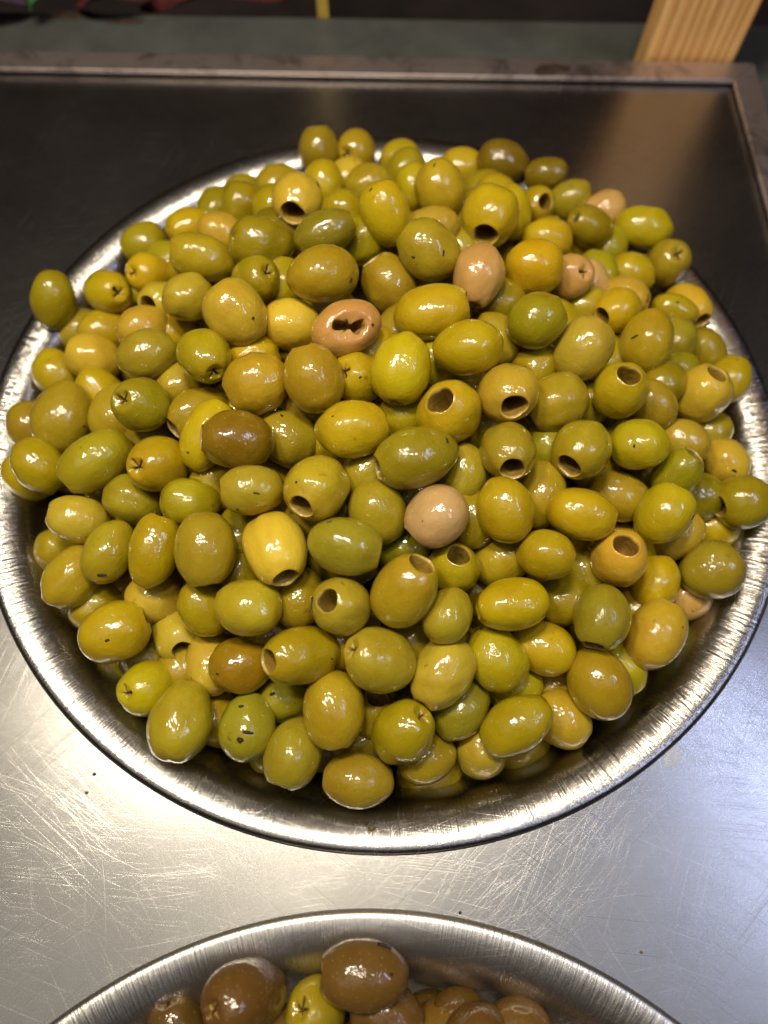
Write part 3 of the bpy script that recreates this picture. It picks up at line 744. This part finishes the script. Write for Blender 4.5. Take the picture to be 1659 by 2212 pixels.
def make_olive(o, idx, name='green_olive'):
    r = np.random.default_rng(1000 + idx)
    (v, f), (cv, cf), _ = olive_mesh(o, r)
    ob = mesh_obj(name, v, f, SKIN)
    base = (np.array(PAL[o['col']], float) * .72 + np.array((168, 146, 28)) * (.28 if o['col'] not in 'RPTB' else 0) + (np.array(PAL[o['col']], float) * .28 if o['col'] in 'RPTB' else 0)) * (1 + r.normal(0, .022, 3) * np.array([1, .8, 3]) ) * (1 + r.normal(0, .05)) * .94
    rgb = sl(np.clip(base, 2, 245)); ob.color = (*rgb, 1)
    # columns: local x, y, z
    X = o['side']; Y = np.cross(o['axis'], X)
    if o['typ'] == 'x':                                       # stretch runs along the picture angle
        right = np.cross(o['dn'], np.array([0, 0, 1.])); right /= np.linalg.norm(right); up = np.cross(right, o['dn'])
        if np.dot(up, U2) < 0: up = -up
        X = math.cos(o['ang']) * right + math.sin(o['ang']) * up; X -= o['axis'] * np.dot(X, o['axis']); X /= np.linalg.norm(X); Y = np.cross(o['axis'], X)
    M = Matrix(((X[0], Y[0], o['axis'][0], o['p'][0]), (X[1], Y[1], o['axis'][1], o['p'][1]), (X[2], Y[2], o['axis'][2], o['p'][2]), (0, 0, 0, 1)))
    ob.matrix_world = M; o['M'] = M; o['ob'] = ob; o['v'] = o['v']; o['geo'] = (v, f)
    if o['typ'] != 'n':
        pit = mesh_obj('pit_hole', cv, cf, FLESH, ob); pit.data.materials.append(CUT)
        pit.data.polygons.foreach_set('material_index', [1] * 44 + [0] * (len(cf) - 44))
        pit.color = (*[c * .9 for c in rgb], 1)
    return ob

OL = parse(DATA); BO = parse(BDATA)
settle(OL, BC1, .046, .0085)
settle(BO, BC2, .010, .0080)

# ---- labels: each olive is told from its neighbours by its look and by the landmark olive next to it
def dirword(du, dv):
    a = math.degrees(math.atan2(-dv, du)) % 360
    return ['to the right of', 'above and right of', 'just above', 'above and left of', 'to the left of', 'below and left of', 'just below', 'below and right of'][int(((a + 22.5) % 360) // 45)]
FEAT = {'n': 'plain', 'f': 'cut-ended', 'o': 'hollow', 's': 'star-cut', 'x': 'torn'}
LMS = [o for o in OL if o['lm']]
used = set(o['label'] for o in OL if o['label'])
def auto(o):
    dist = sorted(LMS, key=lambda q: math.hypot(q['u'] - o['u'], q['v'] - o['v']))
    look = ('half-hidden ' if o['lay'] == 1 else 'mostly buried ' if o['lay'] >= 2 else '') + CNAME[o['col']] + ' ' + FEAT[o['typ']] + ' olive'
    for q in dist[:4]:
        s = f"{look} {dirword(o['u'] - q['u'], o['v'] - q['v'])} {q['lm']}"
        if s not in used and len(s.split()) <= 16: used.add(s); return s
    for q in dist[:6]:
        s = f"{'small' if o['A'] < 90 else 'large'} {look} {dirword(o['u'] - q['u'], o['v'] - q['v'])} {q['lm']}"
        if s not in used: used.add(s); return s
    return look + ' in the pile'
for i, o in enumerate(OL):
    ob = make_olive(o, i)
    tag(ob, o['label'] or auto(o), 'olive', 'green olives heaped in the large bowl')
for i, o in enumerate(BO):
    ob = make_olive(o, 500 + i, 'brown_olive')
    tag(ob, o['label'], 'olive', 'brown olives in the lower bowl')

# ---- olives deep in the gaps of the pile
P_all = [o['p'] for o in OL]; rad_all = [o['W'] * .5 * 1.12 for o in OL]
deep = []
r0 = np.random.default_rng(21); tries = 0
while len(deep) < 84 and tries < 30000:
    tries += 1
    rr = .128 * math.sqrt(r0.random()); th = r0.uniform(0, 6.2832); x, y = BC1[0] + rr * math.cos(th), BC1[1] + rr * math.sin(th)
    z = mound(x, y, BC1, .046) - r0.uniform(.011, .026); w = r0.uniform(.0185, .021); rd = w * .56
    if z < bowl_z(rr) + rd: continue
    p = np.array((x, y, z))
    if any(np.linalg.norm(p - q) < (rd + s) * .76 for q, s in zip(P_all, rad_all)): continue
    P_all.append(p); rad_all.append(rd)
    ax = r0.normal(size=3); ax[2] *= .5; ax /= np.linalg.norm(ax); s = np.cross(ax, (0.1, .2, 1)); s /= np.linalg.norm(s)
    dn = (p - EYE) / np.linalg.norm(p - EYE)
    if np.dot(ax, dn) < 0: ax = -ax
    s = np.cross(ax, dn); s /= np.linalg.norm(s)
    deep.append(dict(p=p, L=w * 1.25, W=w, st=1.0, typ='n', col='YGOKO'[int(r0.integers(5))], axis=ax, side=s, dn=dn, v=0))
for i, o in enumerate(deep):
    ob = make_olive(o, 700 + i)
    dv = o['p'] - EYE; zc = float(np.dot(dv, FW)); uu, vv_ = U0 + FPX * float(np.dot(dv, R2)) / zc, V0 - FPX * float(np.dot(dv, U2)) / zc
    text = 'shadowed olive lying deep in a dark gap beneath the top olives'
    for q in sorted(LMS, key=lambda q: math.hypot(q['u'] - uu, q['v'] - vv_))[:5]:
        s = f"deep shadowed {CNAME[o['col']]} olive {dirword(uu - q['u'], vv_ - q['v'])} {q['lm']}"
        if s not in used and len(s.split()) <= 16: used.add(s); text = s; break
    tag(ob, text, 'olive', 'olives buried deep in the heap')
# what lies below them: one mass that nobody could count
def buried_mass(name, bc, top, n, seed, mat, rmax, zlo, zhi):
    r = np.random.default_rng(seed); pts = []; vs = []; fs = []
    uvs = []
    for i in range(9):
        th = math.pi * i / 8
        for j in range(14): uvs.append((math.sin(th) * math.cos(j * .4488), math.sin(th) * math.sin(j * .4488), math.cos(th)))
    uvs = np.array(uvs); tries = 0
    while len(pts) < n and tries < 40000:
        tries += 1
        rr = rmax * math.sqrt(r.random()); th = r.uniform(0, 6.2832); x, y = bc[0] + rr * math.cos(th), bc[1] + rr * math.sin(th)
        z = mound(x, y, bc, top) - r.uniform(zlo, zhi)
        if z < bowl_z(rr) + .0095: continue
        p = np.array((x, y, z))
        if any(np.linalg.norm(p - q) < .0145 for q in pts) or any(np.linalg.norm(p - q) < .0145 for q in P_all): continue
        pts.append(p); q_, _ = np.linalg.qr(r.normal(size=(3, 3))); b0 = len(vs)
        for k in (uvs * np.array((.0092, .0092, .0118))) @ q_.T + p: vs.append(k)
        for i in range(8):
            for j in range(14): fs.append((b0 + i * 14 + j, b0 + i * 14 + (j + 1) % 14, b0 + (i + 1) * 14 + (j + 1) % 14, b0 + (i + 1) * 14 + j))
    o = mesh_obj(name, vs, fs, mat); o.color = (*sl((150, 132, 24)), 1)
    return tag(o, kind='stuff')
tag(buried_mass('buried_olives', BC1, .046, 190, 5, SKIN, .131, .026, .060), 'mass of olives filling the bowl beneath the heap', 'olives')
tag(buried_mass('buried_olives', BC2, .006, 110, 8, SKIN, .128, .010, .046), 'mass of olives filling the lower bowl beneath the others', 'olives').color = (*sl((118, 88, 32)), 1)
deep2 = []
for i, (u, v, L, W) in enumerate(((925, 2205, 125, 112), (480, 2240, 130, 105), (680, 2235, 130, 110), (860, 2260, 130, 105), (1010, 2250, 125, 105), (600, 2300, 130, 105), (780, 2310, 130, 110), (930, 2310, 130, 105))):
    deep2.append(dict(u=u, v=v, A=L, W=W, ang=.7 * i, tilt=-.3, typ='n', col='R', lay=2, lm='', label=''))
settle(deep2, BC2, .004, .006)
for i, o in enumerate(deep2):
    tag(make_olive(o, 900 + i, 'brown_olive'), 'brown olive in the dark depth of the lower bowl beneath the others', 'olive', 'brown olives deep in the lower bowl')
print('olives', len(OL), len(BO), len(deep))

# ---- herb flecks stuck to the olives
FLECKS = """
a2 612 1025 29 18 75 d
a2 745 440 26 11 40 d
a2 1155 280 29 11 70 d
a2 1020 875 26 11 -5 d
a2 1215 850 34 14 88 d
a3 425 618 51 19 30 d
T4 1083 468 34 10 10 d
T4 1268 318 10 10 0 d
b3 792 856 20 14 80 d
b3 1440 1016 31 14 -25 d
b2 1237 822 41 16 65 d
b2 167 660 22 16 -50 d
b2 498 664 15 10 20 d
b2 755 70 17 16 40 d
b2 675 410 20 11 30 d
T3 1093 387 14 10 50 d
T3 813 967 10 8 0 d
T3 362 852 8 10 80 d
T5 1108 156 26 8 -10 g
T5 1027 225 12 8 -10 d
T5 1280 107 10 7 60 d
c2 475 105 36 10 15 g
c2 362 640 102 14 80 g
T5 940 936 7 13 80 d
c2 490 990 10 16 80 d
T5 440 509 37 13 -10 d
T5 463 791 17 11 20 d
T7 1042 90 22 13 0 d
T7 1070 203 46 13 -5 d
T7 1037 235 20 29 80 d
T7 1177 36 22 13 20 d
e 830 163 47 18 -10 d
e 853 254 10 10 0 d
c2 1080 98 8 8 0 d
b2 262 1090 12 16 70 d
T6 1290 735 12 6 40 d
c3 1170 75 34 10 60 d
a2 400 405 34 13 -60 d
"""
everything = OL + BO
bv = [(o, BVHTree.FromPolygons([tuple(p) for p in o['geo'][0]], o['geo'][1])) for o in everything]
def hit(u, v):
    d = Vector(ray(u, v)).normalized(); best = None
    for o, t in bv:
        if math.hypot(o['u'] - u, 0) > 200: continue
        Mi = o['M'].inverted(); lo = Mi @ Vector(EYE); ld = (Mi.to_3x3() @ d)
        h = t.ray_cast(lo, ld)
        if h[0] is not None and (best is None or h[3] < best[0]): best = (h[3], o, h[0], h[1])
    return best
def fleck_mesh(L, W, T, seed):
    r = np.random.default_rng(seed); vs = []; n = 5
    for i in range(n):
        t = i / (n - 1) * 2 - 1; w = W * (1 - .35 * t * t) * r.uniform(.8, 1.15)
        for s, z in ((-1, 0), (-.5, T), (.5, T * .9), (1, 0)):
            vs.append((t * L / 2, s * w / 2 + r.normal(0, .06) * W, z + .12 * L * -t * t * .25))
    fs = [(i * 4 + j, i * 4 + (j + 1) % 4, (i + 1) * 4 + (j + 1) % 4, (i + 1) * 4 + j) for i in range(n - 1) for j in range(4)] + [(0, 1, 2, 3), tuple((n - 1) * 4 + j for j in (3, 2, 1, 0))]
    return vs, fs
for k, ln in enumerate(FLECKS.strip().splitlines()):
    w = ln.split(); u, v, s_ = uv(w[0], float(w[1]), float(w[2])); b_ = hit(u, v)
    if not b_: continue
    o = b_[1]; sc = o['t'] / FPX / s_; vs, fs = fleck_mesh(float(w[3]) * sc, float(w[4]) * sc, min(.0007, float(w[4]) * sc * .4), k)
    N = b_[3].normalized(); Mi = o['M'].to_3x3().inverted(); a = math.radians(float(w[5]))
    X = Mi @ Vector(R2 * math.cos(a) + U2 * math.sin(a)); X = (X - N * X.dot(N)).normalized(); Y = N.cross(X)
    L_ = b_[2] + N * .00008
    fo = mesh_obj('herb_fleck', vs, fs, LEAFBIT if w[6] == 'g' else FLECK, o['ob'])
    fo.matrix_parent_inverse = Matrix.Identity(4)
    fo.matrix_basis = Matrix(((X.x, Y.x, N.x, L_.x), (X.y, Y.y, N.y, L_.y), (X.z, Y.z, N.z, L_.z), (0, 0, 0, 1)))

# ---- crumbs and a dried drop on the metal
crumbm = simple('herb_crumb', (.12, .075, .015), .6, 0, 800, .6)
def crumb(u, v, z, size, mat, label, seed):
    c = on_plane(u, v, z); bm = bmesh.new(); bmesh.ops.create_icosphere(bm, subdivisions=2, radius=size)
    r = random.Random(seed)
    for vv in bm.verts: vv.co = Vector((vv.co.x * 1.2, vv.co.y, vv.co.z * .6)) * r.uniform(.75, 1.25)
    o = bm_obj('herb_crumb', bm, mat); o.location = c + np.array((0, 0, size * .3)); return tag(o, label, 'crumb')
crumb(802, 1789, .0002, .0011, crumbm, 'golden-brown herb crumb stuck on the front rim of the large bowl', 1)
crumb(791, 1777, .0002, .0006, FLECK, 'dark herb crumb beside the golden crumb on the front rim', 2)
crumb(204, 1673, 0, .00045, FLECK, 'dark fleck on the counter near the front left of the large bowl', 3)
crumb(187, 1712, 0, .00045, crumbm, 'small brownish crumb on the counter below the dark fleck', 4)
crumb(994, 1972, 0, .0004, FLECK, 'tiny black speck on the counter just above the lower bowl', 5)
crumb(1385, 2057, 0, .0004, crumbm, 'tiny yellowish crumb on the counter at the lower right', 6)
dk = NT('dried_brine'); dk.b.inputs['Base Color'].default_value = (.75, .74, .70, 1); dk.b.inputs['Roughness'].default_value = .25; dk.b.inputs['Alpha'].default_value = .28
tag(blob('water_mark', 1453, 1634, .0002, 21, 22, dk.m, 9, .0002), 'pale round dried water mark on the counter right of the large bowl', 'water mark')
